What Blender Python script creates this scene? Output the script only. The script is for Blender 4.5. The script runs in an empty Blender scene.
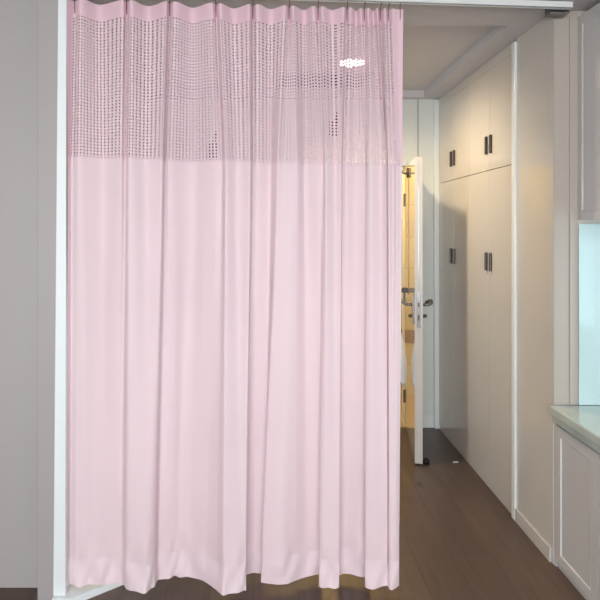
import bpy, bmesh, math, random
from mathutils import Vector, Matrix
random.seed(4)
C = bpy.context.scene.collection
F, VX, VY, CH = 560.0, 270.0, 228.0, 1.58     # lens in pixels, horizon, eye height

def s2l(c):
    return tuple(((v/255)/12.92 if v/255 <= .04045 else ((v/255+.055)/1.055)**2.4) for v in c)

# ------------------------------------------------------------------ materials
def mat(name, rgb, rough=.5, metal=0, coat=0, noise=0, nscale=6, bump=0, bscale=60, emit=None, trans=0, spec=.5):
    m = bpy.data.materials.new(name); m.use_nodes = True
    nt = m.node_tree; b = nt.nodes['Principled BSDF']
    col = s2l(rgb)+(1,)
    b.inputs['Base Color'].default_value = col
    b.inputs['Roughness'].default_value = rough
    b.inputs['Metallic'].default_value = metal
    b.inputs['Coat Weight'].default_value = coat
    b.inputs['Coat Roughness'].default_value = .08
    b.inputs['Specular IOR Level'].default_value = spec
    tc = nt.nodes.new('ShaderNodeTexCoord')
    if noise:
        n = nt.nodes.new('ShaderNodeTexNoise'); n.inputs['Scale'].default_value = nscale; n.inputs['Detail'].default_value = 4
        nt.links.new(tc.outputs['Object'], n.inputs['Vector'])
        r = nt.nodes.new('ShaderNodeMixRGB'); r.blend_type = 'MIX'
        r.inputs[1].default_value = tuple(v*(1-noise) for v in col[:3])+(1,)
        r.inputs[2].default_value = tuple(min(1, v*(1+noise)) for v in col[:3])+(1,)
        nt.links.new(n.outputs['Fac'], r.inputs[0]); nt.links.new(r.outputs[0], b.inputs['Base Color'])
    if bump:
        n2 = nt.nodes.new('ShaderNodeTexNoise'); n2.inputs['Scale'].default_value = bscale; n2.inputs['Detail'].default_value = 2
        nt.links.new(tc.outputs['Object'], n2.inputs['Vector'])
        bp = nt.nodes.new('ShaderNodeBump'); bp.inputs['Strength'].default_value = bump; bp.inputs['Distance'].default_value = .002
        nt.links.new(n2.outputs['Fac'], bp.inputs['Height']); nt.links.new(bp.outputs[0], b.inputs['Normal'])
    if emit:
        b.inputs['Emission Color'].default_value = s2l(emit[0])+(1,); b.inputs['Emission Strength'].default_value = emit[1]
    if trans:
        t = nt.nodes.new('ShaderNodeBsdfTranslucent'); t.inputs['Color'].default_value = col
        mx = nt.nodes.new('ShaderNodeMixShader'); mx.inputs[0].default_value = trans
        nt.links.new(b.outputs[0], mx.inputs[1]); nt.links.new(t.outputs[0], mx.inputs[2])
        nt.links.new(mx.outputs[0], nt.nodes['Material Output'].inputs['Surface'])
    return m

def floor_mat():
    m = bpy.data.materials.new('dark wood laminate'); m.use_nodes = True
    nt = m.node_tree; N = nt.nodes.new; L = nt.links.new; b = nt.nodes['Principled BSDF']
    tc = N('ShaderNodeTexCoord'); mp = N('ShaderNodeMapping')
    mp.inputs['Rotation'].default_value = (0, 0, math.pi/2); mp.inputs['Location'].default_value = (.3, .07, 0)
    L(tc.outputs['Object'], mp.inputs['Vector'])
    br = N('ShaderNodeTexBrick'); br.inputs['Scale'].default_value = 1
    br.inputs['Brick Width'].default_value = 1.2; br.inputs['Row Height'].default_value = .19
    br.inputs['Mortar Size'].default_value = .0016; br.inputs['Mortar Smooth'].default_value = .3
    br.inputs['Color1'].default_value = s2l((96, 78, 69))+(1,); br.inputs['Color2'].default_value = s2l((86, 69, 61))+(1,)
    br.inputs['Mortar'].default_value = s2l((66, 53, 47))+(1,)
    L(mp.outputs[0], br.inputs['Vector'])
    mg = N('ShaderNodeMapping'); mg.inputs['Scale'].default_value = (22, 1.3, 1); L(tc.outputs['Object'], mg.inputs['Vector'])
    gr = N('ShaderNodeTexNoise'); gr.inputs['Scale'].default_value = 2; gr.inputs['Detail'].default_value = 6; gr.inputs['Distortion'].default_value = .6
    L(mg.outputs[0], gr.inputs['Vector'])
    rp = N('ShaderNodeValToRGB'); rp.color_ramp.elements[0].position = .3; rp.color_ramp.elements[0].color = (.68, .66, .64, 1)
    rp.color_ramp.elements[1].position = .7; rp.color_ramp.elements[1].color = (1.12, 1.1, 1.08, 1)
    L(gr.outputs['Fac'], rp.inputs[0])
    mu = N('ShaderNodeMixRGB'); mu.blend_type = 'MULTIPLY'; mu.inputs[0].default_value = .6
    L(br.outputs['Color'], mu.inputs[1]); L(rp.outputs[0], mu.inputs[2])
    # knots
    mk = N('ShaderNodeMapping'); mk.inputs['Scale'].default_value = (3.4, 1.7, 1); L(tc.outputs['Object'], mk.inputs['Vector'])
    vo = N('ShaderNodeTexVoronoi'); vo.inputs['Scale'].default_value = 1.6; L(mk.outputs[0], vo.inputs['Vector'])
    rk = N('ShaderNodeValToRGB'); rk.color_ramp.elements[0].position = .06; rk.color_ramp.elements[0].color = (.45, .42, .4, 1)
    rk.color_ramp.elements[1].position = .15; rk.color_ramp.elements[1].color = (1, 1, 1, 1)
    L(vo.outputs['Distance'], rk.inputs[0])
    m2 = N('ShaderNodeMixRGB'); m2.blend_type = 'MULTIPLY'; m2.inputs[0].default_value = .95
    L(mu.outputs[0], m2.inputs[1]); L(rk.outputs[0], m2.inputs[2]); L(m2.outputs[0], b.inputs['Base Color'])
    b.inputs['Roughness'].default_value = .33; b.inputs['Specular IOR Level'].default_value = .45
    bp = N('ShaderNodeBump'); bp.inputs['Strength'].default_value = .15; bp.inputs['Distance'].default_value = .002
    L(br.outputs['Fac'], bp.inputs['Height']); bp.invert = True; L(bp.outputs[0], b.inputs['Normal'])
    return m

def tile_mat():
    m = bpy.data.materials.new('cream wall tile'); m.use_nodes = True
    nt = m.node_tree; N = nt.nodes.new; L = nt.links.new; b = nt.nodes['Principled BSDF']
    tc = N('ShaderNodeTexCoord'); mp = N('ShaderNodeMapping'); mp.inputs['Rotation'].default_value = (math.pi/2, 0, 0)
    L(tc.outputs['Object'], mp.inputs['Vector'])
    br = N('ShaderNodeTexBrick'); br.offset = 0; br.inputs['Scale'].default_value = 1; br.inputs['Brick Width'].default_value = .3
    br.inputs['Row Height'].default_value = .3; br.inputs['Mortar Size'].default_value = .003
    br.inputs['Color1'].default_value = s2l((232, 214, 164))+(1,); br.inputs['Color2'].default_value = s2l((226, 204, 150))+(1,)
    br.inputs['Mortar'].default_value = s2l((180, 160, 115))+(1,)
    L(mp.outputs[0], br.inputs['Vector']); L(br.outputs['Color'], b.inputs['Base Color'])
    b.inputs['Roughness'].default_value = .2
    return m

def fabric_mat(name, rgb, trans=.18, weave=True):
    m = bpy.data.materials.new(name); m.use_nodes = True
    nt = m.node_tree; N = nt.nodes.new; L = nt.links.new; b = nt.nodes['Principled BSDF']
    col = s2l(rgb)+(1,)
    tc = N('ShaderNodeTexCoord')
    n = N('ShaderNodeTexNoise'); n.inputs['Scale'].default_value = 2.2; n.inputs['Detail'].default_value = 5
    L(tc.outputs['Object'], n.inputs['Vector'])
    mx = N('ShaderNodeMixRGB'); mx.inputs[1].default_value = tuple(v*.95 for v in col[:3])+(1,); mx.inputs[2].default_value = tuple(min(.95, v*1.05) for v in col[:3])+(1,)
    L(n.outputs['Fac'], mx.inputs[0]); L(mx.outputs[0], b.inputs['Base Color'])
    b.inputs['Roughness'].default_value = .85; b.inputs['Specular IOR Level'].default_value = .2
    b.inputs['Sheen Weight'].default_value = .15
    if weave:
        mp = N('ShaderNodeMapping'); mp.inputs['Scale'].default_value = (260, 260, 260); L(tc.outputs['Object'], mp.inputs['Vector'])
        n2 = N('ShaderNodeTexNoise'); n2.inputs['Scale'].default_value = 1; L(mp.outputs[0], n2.inputs['Vector'])
        bp = N('ShaderNodeBump'); bp.inputs['Strength'].default_value = .12; bp.inputs['Distance'].default_value = .001
        L(n2.outputs['Fac'], bp.inputs['Height']); L(bp.outputs[0], b.inputs['Normal'])
    t = N('ShaderNodeBsdfTranslucent'); L(mx.outputs[0], t.inputs['Color'])
    ms = N('ShaderNodeMixShader'); ms.inputs[0].default_value = trans
    L(b.outputs[0], ms.inputs[1]); L(t.outputs[0], ms.inputs[2]); L(ms.outputs[0], nt.nodes['Material Output'].inputs['Surface'])
    return m

M = dict(
    floor=floor_mat(), tile=tile_mat(),
    wall=mat('warm grey wall paint', (196, 188, 176), .5, noise=.02, bump=.1),
    wallside=mat('beige lacquered wall panel', (203, 198, 190), .16, noise=.03, nscale=2, coat=.3),
    grey=mat('grey wall lining', (172, 169, 166), .45, noise=.04, nscale=2.5),
    greypost=mat('grey post lining', (168, 165, 162), .4, noise=.03),
    toned=mat('warm grey filler panel', (178, 170, 158), .5),  # tone set darker so the front wall strip reads less bright
    far=mat('pale green grey panel', (218, 222, 214), .4, noise=.02),
    ceil=mat('matt ceiling paint', (202, 198, 198), .7, noise=.02),
    ward=mat('cream gloss wardrobe laminate', (206, 199, 188), .14, coat=.3, noise=.02, nscale=2),
    gap=mat('dark joint', (70, 62, 55), .8),
    white=mat('white painted trim', (228, 232, 228), .3, noise=.02),
    jamb=mat('white jamb paint', (232, 240, 240), .35, noise=.02),
    door=mat('white gloss door paint', (226, 224, 214), .08, coat=1),
    dedge=mat('white door edge strip', (205, 203, 194), .35),
    steel=mat('brushed steel', (128, 126, 124), .28, metal=1),
    dark=mat('bronze metal', (74, 66, 60), .35, metal=.6),
    black=mat('black rubber', (22, 22, 22), .6),
    cab=mat('grey white gloss cabinet lacquer', (202, 200, 197), .2, coat=.4, noise=.02, nscale=2),
    stone=mat('pale green grey stone', (188, 197, 188), .12, noise=.14, nscale=9, coat=.5),
    splash=mat('pale aqua back-painted glass', (190, 214, 213), .12, coat=.5),
    rail=mat('white aluminium rail', (226, 230, 228), .35),
    towel=mat('white towelling', (236, 234, 236), .9, bump=.5, bscale=300),
    lamp=mat('lit lamp diffuser', (255, 240, 220), .5, emit=((255, 236, 208), 22)),
    fab=fabric_mat('pale pink curtain cloth', (243, 225, 228)),
    hem=fabric_mat('pale pink hem cloth doubled', (244, 226, 230), .12),
    head=fabric_mat('rose pink header tape', (234, 205, 213), .1),
    mesh=fabric_mat('rose pink net thread', (238, 215, 221), .15, False),
    thread=mat('dark red thread', (120, 72, 84), .8),
    bath_floor=mat('beige bathroom floor tile', (190, 165, 120), .3),
    brown=mat('brown tile band', (170, 128, 90), .25),
)

# ------------------------------------------------------------------ mesh helpers
def box(bm, x0, x1, y0, y1, z0, z1, bev=0):
    vs = [bm.verts.new((x, y, z)) for x in (x0, x1) for y in (y0, y1) for z in (z0, z1)]
    fs = [(0, 1, 3, 2), (4, 6, 7, 5), (0, 4, 5, 1), (2, 3, 7, 6), (0, 2, 6, 4), (1, 5, 7, 3)]
    faces = [bm.faces.new([vs[i] for i in f]) for f in fs]
    if bev:
        es = list({e for f in faces for e in f.edges})
        bmesh.ops.bevel(bm, geom=es, offset=bev, segments=2, affect='EDGES', profile=.6)

def prism(bm, pts, z0, z1):
    a = [bm.verts.new((x, y, z0)) for x, y in pts]; b = [bm.verts.new((x, y, z1)) for x, y in pts]
    n = len(pts); bm.faces.new(a[::-1]); bm.faces.new(b)
    for i in range(n): bm.faces.new((a[i], a[(i+1) % n], b[(i+1) % n], b[i]))

def tube(bm, path, r, seg=12):
    pts = [Vector(p) for p in path]; rings = []
    rs = r if isinstance(r, (list, tuple)) else [r]*len(pts)
    prev = None
    for i, p in enumerate(pts):
        d = ((pts[min(i+1, len(pts)-1)]-pts[max(i-1, 0)])).normalized()
        u = prev if prev is not None else (Vector((0, 0, 1)) if abs(d.z) < .9 else Vector((1, 0, 0)))
        u = (u - d*u.dot(d)).normalized(); prev = u; v = d.cross(u)
        rings.append([bm.verts.new(p+(u*math.cos(t)+v*math.sin(t))*rs[i]) for t in [2*math.pi*k/seg for k in range(seg)]])
    for a, b in zip(rings, rings[1:]):
        for k in range(seg): bm.faces.new((a[k], a[(k+1) % seg], b[(k+1) % seg], b[k]))
    bm.faces.new(rings[0][::-1]); bm.faces.new(rings[-1])

def link(name, bm, m, parent=None, smooth=False, base=None):
    """bm is in world coordinates; its origin goes to base (top level) or to its thing's base"""
    bmesh.ops.recalc_face_normals(bm, faces=bm.faces)
    me = bpy.data.meshes.new(name); bm.to_mesh(me); bm.free()
    for mm in (m if isinstance(m, (list, tuple)) else [m]): me.materials.append(mm)
    o = bpy.data.objects.new(name, me); C.objects.link(o)
    if parent is not None:
        o.parent = parent
        off = Vector((0, 0, 0)); p = parent
        while p: off += p.location; p = p.parent
        me.transform(Matrix.Translation(-off))
    elif base is not None:
        o.location = base; me.transform(Matrix.Translation(-Vector(base)))
    if smooth:
        for f in me.polygons: f.use_smooth = True
    return o

def bx(name, m, x0, x1, y0, y1, z0, z1, parent=None, bev=0, **k):
    bm = bmesh.new(); box(bm, x0, x1, y0, y1, z0, z1, bev); return link(name, bm, m, parent, **k)

def thing(name, loc, label, cat, group=None):
    o = bpy.data.objects.new(name, None); C.objects.link(o); o.location = loc; o.empty_display_size = .1
    o['label'] = label; o['category'] = cat
    if group: o['group'] = group
    return o
def tag(o, label, cat, group=None):
    o['label'] = label; o['category'] = cat
    if group: o['group'] = group
    return o
def struct(o, label=None):
    o['kind'] = 'structure'
    if label: o['label'] = label
    return o

# ------------------------------------------------------------------ setting
WX = 1.33                      # wardrobe and wall face on the right
XL, XR, YB = -2.6, 1.95, -2.6  # near room
bm = bmesh.new(); box(bm, XL-.1, 2.15, YB-.1, 4.44, -.05, 0)
struct(link('floor', bm, M['floor']), 'dark brown wood laminate floor')
struct(bx('floor_bathroom', M['bath_floor'], -.9, 1.85, 4.44, 5.5, -.05, 0), 'beige tiled floor beyond the open door')

H = 2.6; RX0, RX1, RY0, RY1, RH = -.72, 1.2, 2.83, 4.37, .055
bm = bmesh.new()
box(bm, XL-.1, 2.15, YB-.1, RY0, H, H+.15)
box(bm, XL-.1, RX0, RY0, 4.5, H, H+.15)
box(bm, RX1, 2.15, RY0, 4.5, H, H+.15)
box(bm, RX0, RX1, RY1, 4.5, H, H+.15)
box(bm, RX0, RX1, RY0, RY1, H+RH, H+.15)
struct(link('ceiling', bm, M['ceil']), 'grey plaster ceiling with a shallow tray beyond the curtain')
struct(bx('ceiling_bathroom', M['ceil'], -.9, 1.85, 4.56, 5.5, 2.4, 2.5))

# near room shell (behind and beside the camera)
bm = bmesh.new()                                             # back wall with a wide window
box(bm, XL-.1, -1.9, YB-.1, YB, 0, H); box(bm, 1.4, 2.15, YB-.1, YB, 0, H)
box(bm, -1.9, 1.4, YB-.1, YB, 0, .7); box(bm, -1.9, 1.4, YB-.1, YB, 2.4, H)
struct(link('wall_back', bm, M['wall']))
bm = bmesh.new()
for a, b in ((-1.9, -1.84), (-.85, -.79), (.27, .33), (1.34, 1.4)): box(bm, a, b, YB-.08, YB-.03, .7, 2.4)
for a, b in ((.7, .76), (2.34, 2.4)): box(bm, -1.84, 1.34, YB-.08, YB-.03, a, b)
w = link('window_1', bm, M['white']); struct(w)
struct(bx('wall_left', M['wall'], XL-.1, XL, YB, 2.46, 0, H))
bm = bmesh.new()                                             # right wall with an added light opening over the counter
box(bm, XR, XR+.1, YB, 1.2, 0, H); box(bm, XR, XR+.1, 2.45, 2.63, 0, H)
box(bm, XR, XR+.1, 1.2, 2.45, 0, .92); box(bm, XR, XR+.1, 1.2, 2.45, 1.56, H)
struct(link('wall_right', bm, M['wall']))
bm = bmesh.new()
for a, b in ((1.2, 1.24), (1.8, 1.84), (2.41, 2.45)): box(bm, XR+.03, XR+.07, a, b, .92, 1.56)
for a, b in ((.92, .96), (1.52, 1.56)): box(bm, XR+.03, XR+.07, 1.24, 2.41, a, b)
struct(link('added_counter_window', bm, M['white']))  # unseen window, added to light the splashback

# grey wall left of the opening, its post, the white jamb and the threshold block
struct(bx('wall_front_left', M['grey'], XL, -.975, 2.46, 2.56, 0, H), 'flat grey wall left of the pink curtain')
struct(bx('trim_1', M['greypost'], -.985, -.886, 2.37, 2.56, 0, H, bev=.004), 'narrow grey post at the edge of the grey wall')
bm = bmesh.new()
def quadprism(bm, xa0, xa1, xb0, xb1, y0, y1, z0, z1):
    v = [bm.verts.new(p) for p in ((xa0, y0, z0), (xa1, y0, z0), (xa1, y1, z0), (xa0, y1, z0), (xb0, y0, z1), (xb1, y0, z1), (xb1, y1, z1), (xb0, y1, z1))]
    for f in ((3, 2, 1, 0), (4, 5, 6, 7), (0, 1, 5, 4), (1, 2, 6, 5), (2, 3, 7, 6), (3, 0, 4, 7)): bm.faces.new([v[i] for i in f])
quadprism(bm, -.914, -.864, -.893, -.858, 2.362, 2.385, .03, H)
struct(link('trim_2', bm, M['jamb']), 'white door jamb strip beside the left curtain edge')
bm = bmesh.new(); prism(bm, [(-.912, 2.34), (-.83, 2.34), (-.80, 2.365), (-.643, 2.485), (-.60, 2.56), (-.912, 2.56)], 0, .03)
struct(link('trim_3', bm, M['jamb']), 'low white threshold block under the left curtain corner')
bm = bmesh.new(); box(bm, -1.05, -.95, 2.56, 3.1, 0, H); box(bm, -1.05, -.95, 4.2, 4.44, 0, H)
box(bm, -1.05, -.95, 3.1, 4.2, 0, .7); box(bm, -1.05, -.95, 3.1, 4.2, 1.7, H)
struct(link('wall_hall_left', bm, M['far']))
bm = bmesh.new()
for a, b in ((3.1, 3.14), (3.63, 3.67), (4.16, 4.2)): box(bm, -1.02, -.98, a, b, .7, 1.7)
for a, b in ((.7, .74), (1.66, 1.7)): box(bm, -1.02, -.98, 3.14, 4.16, a, b)
struct(link('added_hall_window', bm, M['white']))  # unseen window, added to bring cool light into the hall

# right wall: panel strip, trims, baseboard
struct(bx('wall_front_right', M['wallside'], WX, 2.15, 2.63, 3.02, 0, H, bev=.002), 'glossy beige wall panel between wardrobe and cabinets')
struct(bx('trim_4', M['white'], WX-.012, WX+.01, 3.02, 3.06, .0, 2.587, bev=.005), 'white vertical edge strip beside the wardrobe')
struct(bx('trim_5', M['white'], WX-.035, WX+.01, 4.405, 4.44, 0, 2.585, bev=.006), 'white corner strip at the far end of the wardrobe')
struct(bx('trim_6', M['toned'], 1.402, 1.418, 2.617, 2.6235, .755, 2.57, bev=.002), 'slim vertical bead left of the wall cabinet')
struct(bx('trim_11', M['toned'], 1.3305, 1.442, 2.6235, 2.6295, .754, 2.598), 'narrow filler panel added to darken the wall strip by the wall cabinet')  # thin sheet added to darken the overbright strip of wall
struct(bx('baseboard_right', M['wallside'], WX-.010, WX, 2.645, 3.02, 0, .07, bev=.003), 'beige skirting under the glossy wall panel')

# far wall with doorway
DX0, DX1, DH = .28, 1.075, 2.075
bm = bmesh.new()
box(bm, -1.05, DX0, 4.44, 4.56, 0, H); box(bm, DX1, 2.15, 4.44, 4.56, 0, H); box(bm, DX0, DX1, 4.44, 4.56, DH, H)
struct(link('wall_far', bm, M['far']), 'pale panelled wall around the open white door')
struct(bx('trim_7', M['gap'], 1.172, 1.175, 4.437, 4.44, 2.14, H), 'thin vertical panel joint above the open door')
bm = bmesh.new()
box(bm, DX0-.05, DX1+.0, 4.425, 4.44, DH, DH+.045, .003); box(bm, DX0-.05, DX0, 4.425, 4.44, 0, DH, .003)
struct(link('trim_8', bm, M['white']), 'white casing over the bathroom doorway')
bm = bmesh.new(); box(bm, DX1+.01, WX-.035, 4.428, 4.44, 0, .095, .003)
struct(link('baseboard_far', bm, M['white']), 'pale skirting behind the open door')

# bathroom beyond
struct(bx('wall_bathroom_back', M['tile'], -.9, 1.85, 5.3, 5.4, 0, 2.4), 'cream tiled bathroom wall glimpsed past the curtain')
struct(bx('wall_bathroom_left', M['tile'], -1.0, -.9, 4.56, 5.4, 0, 2.4))
struct(bx('wall_bathroom_right', M['tile'], 1.75, 1.85, 4.56, 5.4, 0, 2.4))
struct(bx('trim_9', M['brown'], -.9, 1.75, 5.292, 5.3, .50, .62), 'brown tile border in the bathroom')

# ------------------------------------------------------------------ open door leaf
hinge = Vector((1.065, 4.425, 0)); tip = Vector((.965, 3.73, 0))
dv = (tip-hinge); DL = dv.length; dv.normalize(); nv = Vector((-dv.y, dv.x, 0))   # nv points to +x (right face)
if nv.x < 0: nv = -nv
TH = .05
def dpt(a, t, z): p = hinge + dv*a + nv*t; return (p.x, p.y, z)
def dbox(bm, a0, a1, t0, t1, z0, z1, bev=0):
    vs = [bm.verts.new(dpt(a, t, z)) for a in (a0, a1) for t in (t0, t1) for z in (z0, z1)]
    faces = [bm.faces.new([vs[i] for i in f]) for f in ((0, 1, 3, 2), (4, 6, 7, 5), (0, 4, 5, 1), (2, 3, 7, 6), (0, 2, 6, 4), (1, 5, 7, 3))]
    if bev: bmesh.ops.bevel(bm, geom=list({e for f in faces for e in f.edges}), offset=bev, segments=2, affect='EDGES')
bm = bmesh.new(); dbox(bm, 0, DL-.004, 0, TH, .012, 2.052, .002)
door = struct(link('door_1', bm, M['door'], base=tuple(hinge)), 'white gloss door standing open, edge on, beside the curtain')
bm = bmesh.new(); dbox(bm, DL-.004, DL, 0, .022, .012, 2.052); dbox(bm, DL-.004, DL+.002, .026, TH, .012, 2.052, .001)
link('edge_strip', bm, M['dedge'], door)
bm = bmesh.new(); dbox(bm, DL+.001, DL+.0045, .012, .036, .915, 1.155, .001)
lk = link('lock_plate', bm, M['steel'], door)
bm = bmesh.new(); dbox(bm, DL+.004, DL+.009, .018, .030, 1.055, 1.085, .002); dbox(bm, DL+.004, DL+.006, .018, .030, .965, 1.0)
link('latch_bolt', bm, M['dark'], lk)
for side in (-1, 1):
    t0 = 0 if side < 0 else TH
    def q(a, out, z): return dpt(a, t0+side*out, z)
    ac = DL-.07
    bm = bmesh.new(); dbox(bm, ac-.02, ac+.02, t0+side*.0, t0+side*.010, .93, 1.13, .003)
    link('handle_plate', bm, M['steel'], door)
    bm = bmesh.new()
    path = [q(ac, .008, 1.06), q(ac, .03, 1.06), q(ac, .055, 1.065), q(ac-.015, .068, 1.074), q(ac-.05, .072, 1.082), q(ac-.09, .064, 1.078), q(ac-.125, .045, 1.06)]
    tube(bm, path, [.010, .010, .011, .012, .012, .011, .009], 12)
    link('door_handle', bm, M['steel'], door, smooth=True)
    bm = bmesh.new(); tube(bm, [q(ac, .008, .985), q(ac, .03, .985)], .012, 14); dbox(bm, ac-.014, ac+.014, t0+side*.03, t0+side*.036, .975, .995, .002)
    link('thumb_turn', bm, M['dark'], door)
bm = bmesh.new()
for z in (.25, 1.05, 1.8): tube(bm, [dpt(-.006, -.004, z-.05), dpt(-.006, -.004, z+.05)], .007, 10)
link('hinge', bm, M['steel'], door)
bm = bmesh.new(); tube(bm, [dpt(DL-.045, TH+.028, 0), dpt(DL-.045, TH+.028, .022), dpt(DL-.045, TH+.028, .032)], [.022, .02, .012], 18)
o = link('door_stop', bm, M['black'], base=(dpt(DL-.045, TH+.028, 0)), smooth=True)
tag(o, 'small black floor door stop at foot of the open white door', 'door stop')

# ------------------------------------------------------------------ wardrobe
y0w, y1w = 3.062, 4.403
wd = thing('wardrobe', (WX+.3, (y0w+y1w)/2, 0), 'tall cream gloss built-in wardrobe along the right wall with dark bar handles', 'wardrobe')
bm = bmesh.new(); box(bm, WX+.02, 1.93, y0w, y1w, .03, 2.585)
link('body', bm, M['gap'], wd)
bx('plinth', M['ward'], WX+.004, WX+.02, y0w, y1w, 0, .03, wd)
bx('top_filler', M['ward'], WX+.001, WX+.02, y0w, y1w, 2.54, 2.598, wd)
ys = [y0w+(y1w-y0w)*i/4 for i in range(5)]
for tier, (z0, z1) in enumerate(((.032, 1.928), (1.932, 2.538))):
    for i in range(4):
        g = .0008
        d = bx('door', M['ward'], WX, WX+.019, ys[i]+g, ys[i+1]-g, z0, z1, wd, bev=.0012)
        hy = (ys[i+1]-.034) if i % 2 == 0 else (ys[i]+.034)
        hz = (1.32, 1.43) if tier == 0 else (2.03, 2.14)
        bx('handle', M['dark'], WX-.014, WX-.0, hy-.010, hy+.010, hz[0], hz[1], d, bev=.004)

# ------------------------------------------------------------------ kitchen cabinets on the right
def shaker(name, m, x, ya, yb, za, zb, parent, inset=.045, bw=.003, bmt=None):
    """door facing -x: frame with recessed centre, thin raised bead"""
    bm = bmesh.new()
    box(bm, x+.005, x+.02, ya, yb, za, zb)
    i = inset
    box(bm, x, x+.006, ya, ya+i, za, zb, .0015); box(bm, x, x+.006, yb-i, yb, za, zb, .0015)
    box(bm, x, x+.006, ya+i, yb-i, za, za+i, .0015); box(bm, x, x+.006, ya+i, yb-i, zb-i, zb, .0015)
    d = link(name, bm, m, parent)
    bm = bmesh.new()
    for a in ((ya+i, ya+i+bw, za+i, zb-i), (yb-i-bw, yb-i, za+i, zb-i)): box(bm, x+.001, x+.007, *a)
    for a in ((ya+i, yb-i, za+i, za+i+bw), (ya+i, yb-i, zb-i-bw, zb-i)): box(bm, x+.001, x+.007, *a)
    link('bead', bm, bmt or M['white'], d)
    return d
bc = thing('base_cabinet', (WX+.3, 2.28, 0), 'low grey white panelled base cabinet under the stone worktop', 'cabinet')
bx('body', M['cab'], WX+.02, 1.945, 1.94, 2.627, .0, .674, bc)
shaker('door', M['cab'], WX, 2.278, 2.612, .03, .664, bc)
shaker('door', M['cab'], WX, 1.942, 2.274, .03, .664, bc)
bx('side_filler', M['cab'], WX+.003, WX+.02, 2.614, 2.629, .0, .674, bc)
bx('plinth', M['cab'], WX+.012, WX+.02, 1.94, 2.612, 0, .028, bc)
bm = bmesh.new(); box(bm, 1.303, 1.948, 1.92, 2.618, .712, .752, .006); box(bm, 1.318, 1.945, 1.94, 2.618, .676, .714, .004)
tag(link('worktop', bm, M['stone'], base=(1.6, 2.27, .676)), 'pale green grey stone worktop on the low cabinet, lower right', 'worktop')
o = bx('backsplash', M['splash'], 1.442, 1.946, 2.612, 2.628, .754, 1.60, bev=.001)
struct(o, 'glossy pale aqua glass splashback panel above the worktop'); o.name = 'trim_10'
uc = thing('wall_cabinet', (1.7, 2.28, 1.617), 'grey white gloss wall cabinet at the upper right above the splashback', 'cabinet')
bx('body', M['cab'], 1.46, 1.948, 1.94, 2.627, 1.617, 2.566, uc)
shaker('door', M['cab'], 1.44, 2.286, 2.627, 1.617, 2.566, uc, inset=.04, bmt=M['cab'])
shaker('door', M['cab'], 1.44, 1.942, 2.282, 1.617, 2.566, uc, inset=.04, bmt=M['cab'])

# ------------------------------------------------------------------ curtain rail
def rail_y(x): return 2.53-(1.353-x)*.08
rl = thing('curtain_rail', (.2, rail_y(.2), 2.572), 'white ceiling curtain rail holding the pink curtain', 'curtain rail')
xa, xb = -.90, 1.362
bm = bmesh.new()
for w0, w1, z0, z1 in ((-.014, .014, 2.590, 2.597), (-.014, -.010, 2.570, 2.590), (.010, .014, 2.570, 2.590), (-.014, -.004, 2.570, 2.573), (.004, .014, 2.570, 2.573)):
    v = [bm.verts.new(p) for p in ((xa, rail_y(xa)+w0, z0), (xb, rail_y(xb)+w0, z0), (xb, rail_y(xb)+w1, z0), (xa, rail_y(xa)+w1, z0),
                                   (xa, rail_y(xa)+w0, z1), (xb, rail_y(xb)+w0, z1), (xb, rail_y(xb)+w1, z1), (xa, rail_y(xa)+w1, z1))]
    for f in ((3, 2, 1, 0), (4, 5, 6, 7), (0, 1, 5, 4), (1, 2, 6, 5), (2, 3, 7, 6), (3, 0, 4, 7)): bm.faces.new([v[i] for i in f])
link('track', bm, M['rail'], rl)
bm = bmesh.new(); box(bm, 1.275, 1.362, 2.546, 2.60, 2.556, 2.599, .003)
for k in range(4): tube(bm, [(1.287+k*.021, 2.540, 2.563), (1.287+k*.021, 2.547, 2.563)], .005, 10)
link('end_bracket', bm, M['steel'], rl)

# ------------------------------------------------------------------ the curtain
# nodes along the cloth: x at top, x at net foot, x at hem (all as seen), hem row, depth of fold at the top
ND = [
 (67,68,66,588,.00),(75,72,71,586,.035),(80,78,76,587,.0),(101,102,98,585,.06),(123,121,117,584,.0),(127,125,121.5,584.5,.03),
 (131,129,127,589.5,.0),(149,147,145,593,.06),(166,162,154,588,.0),(170,165,158,580,.035),(174,169,166,578,.0),(193,193,181,575,.06),
 (212,217,205,581,.0),(216,222,217,588,.03),(220,226,225,594.5,.0),(234,238,240,593,.055),(249,250,246,590,.0),(253,253,243.5,577,.035),
 (257,257,254,573,.0),(271,270,265,575,.05),(285,278,261,583,.0),(289,283,279,586.5,.03),(293,297,294,581,.0),(304,305,308,577,.05),
 (314,320,322,578,.0),(318,323,319,586,.03),(322,326,325,588,.0),(332,335,334,588,.04),(343,341,339,587,.0),(347,343,337.5,575,.03),
 (350,346,343,572,.0),(356,355,356,575,.04),(361,368,369,578,.005),(364,366,365,585,.03),(368,371,372,587,.0),(373,381,382,587,.035),
 (377,386.5,387.5,586.5,.0),(380,385.5,386,580,.035),(385,389,389,587,.0),(388,393,392,588.5,.03),(393,397,396,588,.0),(398,400,398.5,587,.01),
 (403,402,399,586,.0)]
TOPZ = 2.545
def hemz(x): return .044 if x < 100 else (.044-.012*min(1, (x-100)/60))
rows = []
for xt, xm, xb_, yb_, dt in ND:
    hz = hemz(xb_); Yb = (CH-hz)*F/(yb_-VY)
    Xg = (xt-VX)/F*2.43; Yt = rail_y(Xg)+.0+dt
    rows.append((xt, xm, xb_, Yt, Yb))
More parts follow.
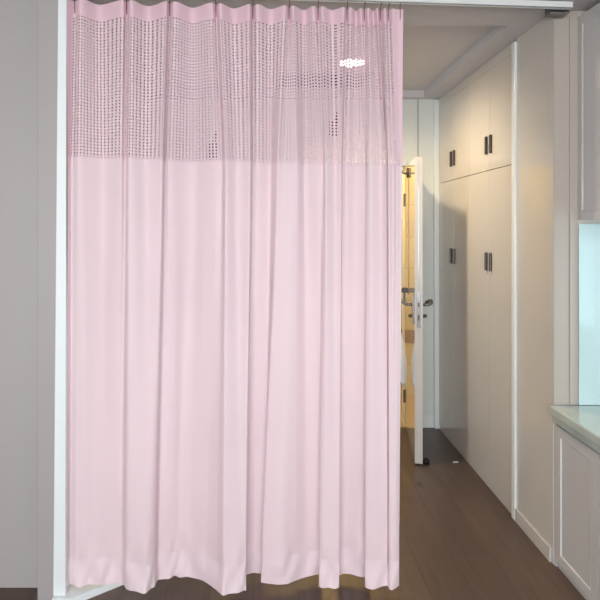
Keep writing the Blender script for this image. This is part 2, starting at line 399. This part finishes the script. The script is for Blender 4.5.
# cloth length between nodes
S = [0]
for a, b in zip(rows, rows[1:]):
    dxm = (b[1]-a[1])*2.43/F; dym = ((b[3]+b[4])-(a[3]+a[4]))/2
    S.append(S[-1]+max(.012, math.hypot(dxm, dym*.8)))
def pchip(xs, ys):
    n = len(xs); h = [xs[i+1]-xs[i] for i in range(n-1)]; d = [(ys[i+1]-ys[i])/h[i] for i in range(n-1)]
    m = [d[0]]+[0 if d[i-1]*d[i] <= 0 else 2*d[i-1]*d[i]/(d[i-1]+d[i]) for i in range(1, n-1)]+[d[-1]]
    def f(x):
        lo, hi = 0, n-2
        while lo < hi:
            mid = (lo+hi+1)//2
            if xs[mid] <= x: lo = mid
            else: hi = mid-1
        t = (x-xs[lo])/h[lo]; t = max(0, min(1, t)); hh = h[lo]
        return ((1+2*t)*(1-t)**2*ys[lo]+t*(1-t)**2*hh*m[lo]+t*t*(3-2*t)*ys[lo+1]+t*t*(t-1)*hh*m[lo+1])
    return f
fxt, fxm, fxb, fyt, fyb = [pchip(S, [r[k] for r in rows]) for k in range(5)]
# the broad swing of the top without its narrow pinches, for the level between
LEN = S[-1]
def wob(s, z):
    return (.006*math.sin(7*s+2.1*z)+.004*math.sin(15.3*s-1.1*z+1.3)+.0030*math.sin(31*s+1.3*z)+.0016*math.sin(57*s-1.9*z+.7)+.0008*math.sin(96*s+2.3*z))
def cloth(s, z):
    t = max(0, min(1, (TOPZ-z)/(TOPZ-.035)))            # 0 at the top, 1 at the hem
    tm = (TOPZ-1.87)/(TOPZ-.035)
    if t < tm: u = t/tm; px = fxt(s)*(1-u)+fxm(s)*u
    else: u = (t-tm)/(1-tm); u = u*u*(3-2*u)*.5+u*.5; px = fxm(s)*(1-u)+fxb(s)*u
    w = t**.85
    Y = fyt(s)*(1-w)+fyb(s)*w+wob(s, z)*min(1, t*3)
    low = max(0, (t-.88)/.12)
    Y += low*(.006*math.sin(s*46+z*30)+.004*math.sin(s*83-z*41))
    return Vector(((px-VX)/F*Y, Y, z))
def zhead(s): return 2.476-.004*math.sin(s*9)
def znet(s): return 1.880-.028*s/LEN
def hemline(s): return hemz(fxb(s))

cur = thing('privacy_curtain', (-.15, 2.42, 0.03), 'floor-length pale pink pleated curtain with net top hanging from the ceiling rail', 'curtain')
NS = 760
def sheet(name, zt, zb, nz, m, off=0, ns=NS, thick=.0012, s0=0, s1=None):
    s1 = LEN if s1 is None else s1
    bm = bmesh.new(); g = []
    for i in range(ns+1):
        s = s0+(s1-s0)*i/ns; a, b = zt(s), zb(s)
        col = []
        for j in range(nz+1):
            p = cloth(s, a+(b-a)*j/nz); p.y += off; col.append(bm.verts.new(p))
        g.append(col)
    for i in range(ns):
        for j in range(nz): bm.faces.new((g[i][j], g[i][j+1], g[i+1][j+1], g[i+1][j]))
    o = link(name, bm, m, cur, smooth=True)
    if thick:
        sd = o.modifiers.new('thick', 'SOLIDIFY'); sd.thickness = thick; sd.offset = 0; sd.use_rim = False
    return o
HB = .115
sheet('fabric_panel', lambda s: znet(s)+.006, lambda s: hemline(s)+HB-.0008, 56, M['fab'])
sheet('hem', lambda s: hemline(s)+HB, lambda s: hemline(s), 8, M['hem'], off=-.0003, thick=.0014)
sheet('header_tape', lambda s: TOPZ, zhead, 4, M['head'], off=-.001, thick=.002)

# net: real square holes between vertical and horizontal threads
NC = int(LEN/.0155); NR = 45
bm = bmesh.new(); hx, hy = .265, .235
vid = {}
def nv_(i, j):
    # i in thirds: column lines, j likewise
    k = (i, j)
    if k not in vid:
        ci, fi = divmod(i, 3); cj, fj = divmod(j, 3)
        u = (ci+(0, hx, 1-hx)[fi])/NC; v = (cj+(0, hy, 1-hy)[fj])/NR
        s = u*LEN; z = (zhead(s)+.004)*(1-v)+(znet(s)-.001)*v
        p = cloth(s, z)
        vid[k] = bm.verts.new(p)
    return vid[k]
for c in range(NC):
    for r in range(NR):
        for a in range(3):
            for b in range(3):
                if a == 1 and b == 1: continue
                i, j = c*3+a, r*3+b
                bm.faces.new((nv_(i, j), nv_(i, j+1), nv_(i+1, j+1), nv_(i+1, j)))
net = link('net_panel', bm, M['mesh'], cur, smooth=True)
sd = net.modifiers.new('thick', 'SOLIDIFY'); sd.thickness = .0016; sd.offset = 0; sd.use_rim = False

# side hem of the net at both edges
for nm, a, b in (('side_hem', 0, .014), ('side_hem', LEN-.028, LEN)):
    sheet(nm, lambda s: TOPZ-.002, lambda s: znet(s), 40, M['head'], off=-.0028, ns=5, s0=a, s1=b)

# hooks up to the rail and pleat stitches
hooks = [75, 127, 170, 216, 253, 289, 318, 347, 364, 380, 388, 400]
for hxp in hooks:
    s = min((LEN*k/3000 for k in range(3001)), key=lambda q_: abs(fxt(q_)-hxp))
    p = cloth(s, TOPZ)
    ry = rail_y(p.x)
    bm = bmesh.new()
    tube(bm, [(p.x, p.y-.004, TOPZ-.05), (p.x, p.y-.006, TOPZ-.01), (p.x, p.y-.004, TOPZ+.006), (p.x, (p.y+ry)/2, TOPZ+.014), (p.x, ry, TOPZ+.022), (p.x, ry, TOPZ+.032)], .0018, 8)
    hk = link('hook', bm, M['thread'], cur)

# ------------------------------------------------------------------ hall things seen through the net
dl = thing('ceiling_light', (.53, 3.63, H+RH-.012), 'small round recessed ceiling light glowing through the net', 'light')
bm = bmesh.new()
ringo = []
for r_, z_ in ((.082, 0), (.088, -.006), (.094, -.004), (.096, 0)):
    ringo.append([bm.verts.new((.53+r_*math.cos(t), 3.63+r_*math.sin(t), H+RH-.002+z_)) for t in [2*math.pi*k/32 for k in range(32)]])
for a, b in zip(ringo, ringo[1:]):
    for k in range(32): bm.faces.new((a[k], a[(k+1) % 32], b[(k+1) % 32], b[k]))
link('rim', bm, M['white'], dl, smooth=True)
bm = bmesh.new(); tube(bm, [(.53, 3.63, H+RH-.007), (.53, 3.63, H+RH-.001)], .081, 32)
link('diffuser', bm, M['lamp'], dl)

vt = thing('ceiling_vent', (.38, 4.05, H+RH-.014), 'dark slotted ceiling vent in the tray beyond the net', 'vent')
bm = bmesh.new()
x0, x1, y0, y1, z0, z1 = .06, .72, 3.84, 4.26, H+RH-.014, H+RH-.001
for a in ((x0, x1, y0, y0+.03), (x0, x1, y1-.03, y1), (x0, x0+.03, y0+.03, y1-.03), (x1-.03, x1, y0+.03, y1-.03)): box(bm, *a, z0, z1, .002)
link('frame', bm, M['greypost'], vt)
bx('backing', M['black'], x0+.03, x1-.03, y0+.03, y1-.03, z1-.004, z1, vt)
bm = bmesh.new()
for k in range(9):
    yy = y0+.045+k*.041; box(bm, x0+.03, x1-.03, yy, yy+.012, z0+.002, z1-.004)
link('slats', bm, M['dark'], vt)

def coat_hook(px, py, label):
    X = (px-VX)/F*4.44; Z = CH-(py-VY)/F*4.44
    t = thing('coat_hook', (X, 4.44, Z), label, 'hook')
    bx('back_plate', M['black'], X-.03, X+.03, 4.428, 4.4405, Z-.06, Z+.06, t, bev=.003)
    bm = bmesh.new(); tube(bm, [(X, 4.43, Z+.02), (X+.01, 4.38, Z+.03), (X+.02, 4.35, Z+.06), (X+.03, 4.345, Z+.13)], [.016, .015, .013, .011], 10)
    link('prong', bm, M['black'], t, smooth=True)
    bm = bmesh.new(); tube(bm, [(X, 4.43, Z-.03), (X, 4.39, Z-.05), (X, 4.37, Z-.02)], [.014, .012, .010], 10)
    link('prong', bm, M['black'], t, smooth=True)
coat_hook(333, 129, 'black wall hook on the far wall seen through the net, right of centre')
coat_hook(213, 150, 'black wall hook on the far wall low behind the net, left of centre')

# ------------------------------------------------------------------ bathroom things
TY = 4.12
al = (4.425-TY)/.702*DL*1.0
fx = dpt(al, 0, 0)[0]
hs = thing('hook_strap', (fx, TY, 1.1), 'slim metal hook strap fixed on the inner face of the open door', 'hook')
bm = bmesh.new(); dbox(bm, al-.010, al+.010, -.004, -.0006, 1.09, 2.01, .001); link('strap', bm, M['brown'], hs)
bm = bmesh.new(); tube(bm, [(fx, TY, 1.985), (fx-.035, TY, 1.98), (fx-.05, TY, 1.99), (fx-.055, TY, 2.005)], .006, 10); tube(bm, [(fx-.008, TY, 1.95), (fx-.01, TY, 2.02)], .009, 10)
link('hook', bm, M['dark'], hs, smooth=True)
bm = bmesh.new(); dbox(bm, al-.022, al+.022, -.05, -.004, 1.105, 1.14, .004)
hk = link('hook', bm, M['dark'], hs)
bm = bmesh.new(); tube(bm, [(fx-.045, TY, 1.12), (fx-.10, TY, 1.115), (fx-.155, TY, 1.12), (fx-.17, TY, 1.15)], .007, 10); link('prong', bm, M['steel'], hk, smooth=True)
# towel on the long hook of the open door
prof = [(1.107, 386, 392), (1.085, 384, 395), (1.03, 382, 396.5), (.95, 382, 398), (.87, 383, 399.5), (.80, 384, 401.5), (.72, 386, 404), (.64, 389, 406.3), (.56, 393, 407.2), (.50, 396, 407), (.455, 400, 406.2), (.425, 403.5, 405.6)]
bm = bmesh.new(); rings = []
NSEG = 40
for z, pl, pr in prof:
    xl, xr = (pl-VX)/F*TY, (pr-VX)/F*TY; cx, hw = (xl+xr)/2, (xr-xl)/2
    k = (1.107-z)/.68; dp = .012+.03*math.sin(min(1, k+.1)*math.pi*.8)
    rg = []
    for q_ in range(NSEG):
        t = 2*math.pi*q_/NSEG
        f = 1+.16*math.sin(5*t+z*3)*min(1, k*3)+.07*math.sin(9*t-z*5)
        xx = cx+hw*math.cos(t)
        rg.append(bm.verts.new((xx, TY+dp*math.sin(t)*f, z+.012*math.sin(3*t)*k)))
    rings.append(rg)
for a, b in zip(rings, rings[1:]):
    for q_ in range(NSEG): bm.faces.new((a[q_], a[(q_+1) % NSEG], b[(q_+1) % NSEG], b[q_]))
bm.faces.new(rings[0]); bm.faces.new(rings[-1][::-1])
o = link('towel', bm, M['towel'], smooth=True, base=(.93, TY, .425))
ss = o.modifiers.new('s', 'SUBSURF'); ss.levels = 1; ss.render_levels = 1
tag(o, 'white towel hanging from the open door beside the curtain edge', 'towel')

bm = bmesh.new(); pts = []
X, Y = (455-VX)/F*3.78, 3.78
prism(bm, [(X-.018, Y-.006), (X+.005, Y-.011), (X+.024, Y-.003), (X+.015, Y+.009), (X-.006, Y+.006)], .0, .003)
tag(link('paper_scrap', bm, M['white'], base=(X, Y, 0)), 'tiny white scrap of paper on the dark floor near the wardrobe', 'paper scrap')

# ------------------------------------------------------------------ light
def area(name, loc, rot, sx, sy, power, rgb, spread=math.pi):
    l = bpy.data.lights.new(name, 'AREA'); l.shape = 'RECTANGLE'; l.size = sx; l.size_y = sy; l.energy = power; l.color = s2l(rgb); l.spread = spread
    o = bpy.data.objects.new(name, l); C.objects.link(o); o.location = loc; o.rotation_euler = rot; return o
area('daylight_back_window', (-.25, YB-.15, 1.55), (math.pi/2, 0, 0), 3.3, 1.7, 190, (248, 249, 255))
area('fill_beyond_back_window', (-1.2, -12, 2.6), (math.radians(88), 0, 0), 8, 5, 420, (242, 246, 255))  # added distant fill, reaching past the curtain to the far wall
area('fill_counter_window', (XR+.13, 1.82, 1.24), (0, math.pi/2, 0), .62, 1.2, 5, (205, 245, 255))  # added lamp that brightens splashback and worktop
l = bpy.data.lights.new('downlight', 'SPOT'); l.energy = 88; l.color = s2l((255, 228, 188)); l.spot_size = math.radians(150); l.spot_blend = 1; l.shadow_soft_size = .05
o = bpy.data.objects.new('downlight', l); C.objects.link(o); o.location = (.53, 3.63, H+RH-.03); o.rotation_euler = (0, math.radians(-13), 0)
l = bpy.data.lights.new('bathroom_lamp', 'POINT'); l.energy = 24; l.color = s2l((255, 228, 162)); l.shadow_soft_size = .08
o = bpy.data.objects.new('bathroom_lamp', l); C.objects.link(o); o.location = (.5, 4.9, 2.3)

area('fill_hall_window', (-1.1, 3.65, 1.2), (0, -math.pi/2, 0), .98, 1.05, 10, (212, 236, 255))  # added cool fill for the lower wardrobe, far wall and floor
wld = bpy.data.worlds.new('World'); bpy.context.scene.world = wld; wld.use_nodes = True
bg = wld.node_tree.nodes['Background']; bg.inputs[0].default_value = (.80, .90, 1, 1); bg.inputs[1].default_value = .8

# ------------------------------------------------------------------ camera
cam = bpy.data.cameras.new('camera'); co = bpy.data.objects.new('camera', cam); C.objects.link(co)
co.location = (0, 0, CH); co.rotation_euler = (math.pi/2, 0, 0)
cam.sensor_width = 36; cam.lens = F/600*36; cam.shift_x = (300-VX)/600; cam.shift_y = -(300-VY)/600
cam.clip_start = .05
sc = bpy.context.scene; sc.camera = co
sc.view_settings.view_transform = 'Standard'; sc.view_settings.look = 'None'
sc.view_settings.gamma = 1; sc.view_settings.use_curve_mapping = False; sc.view_settings.exposure = .03
sc.cycles.use_denoising = True
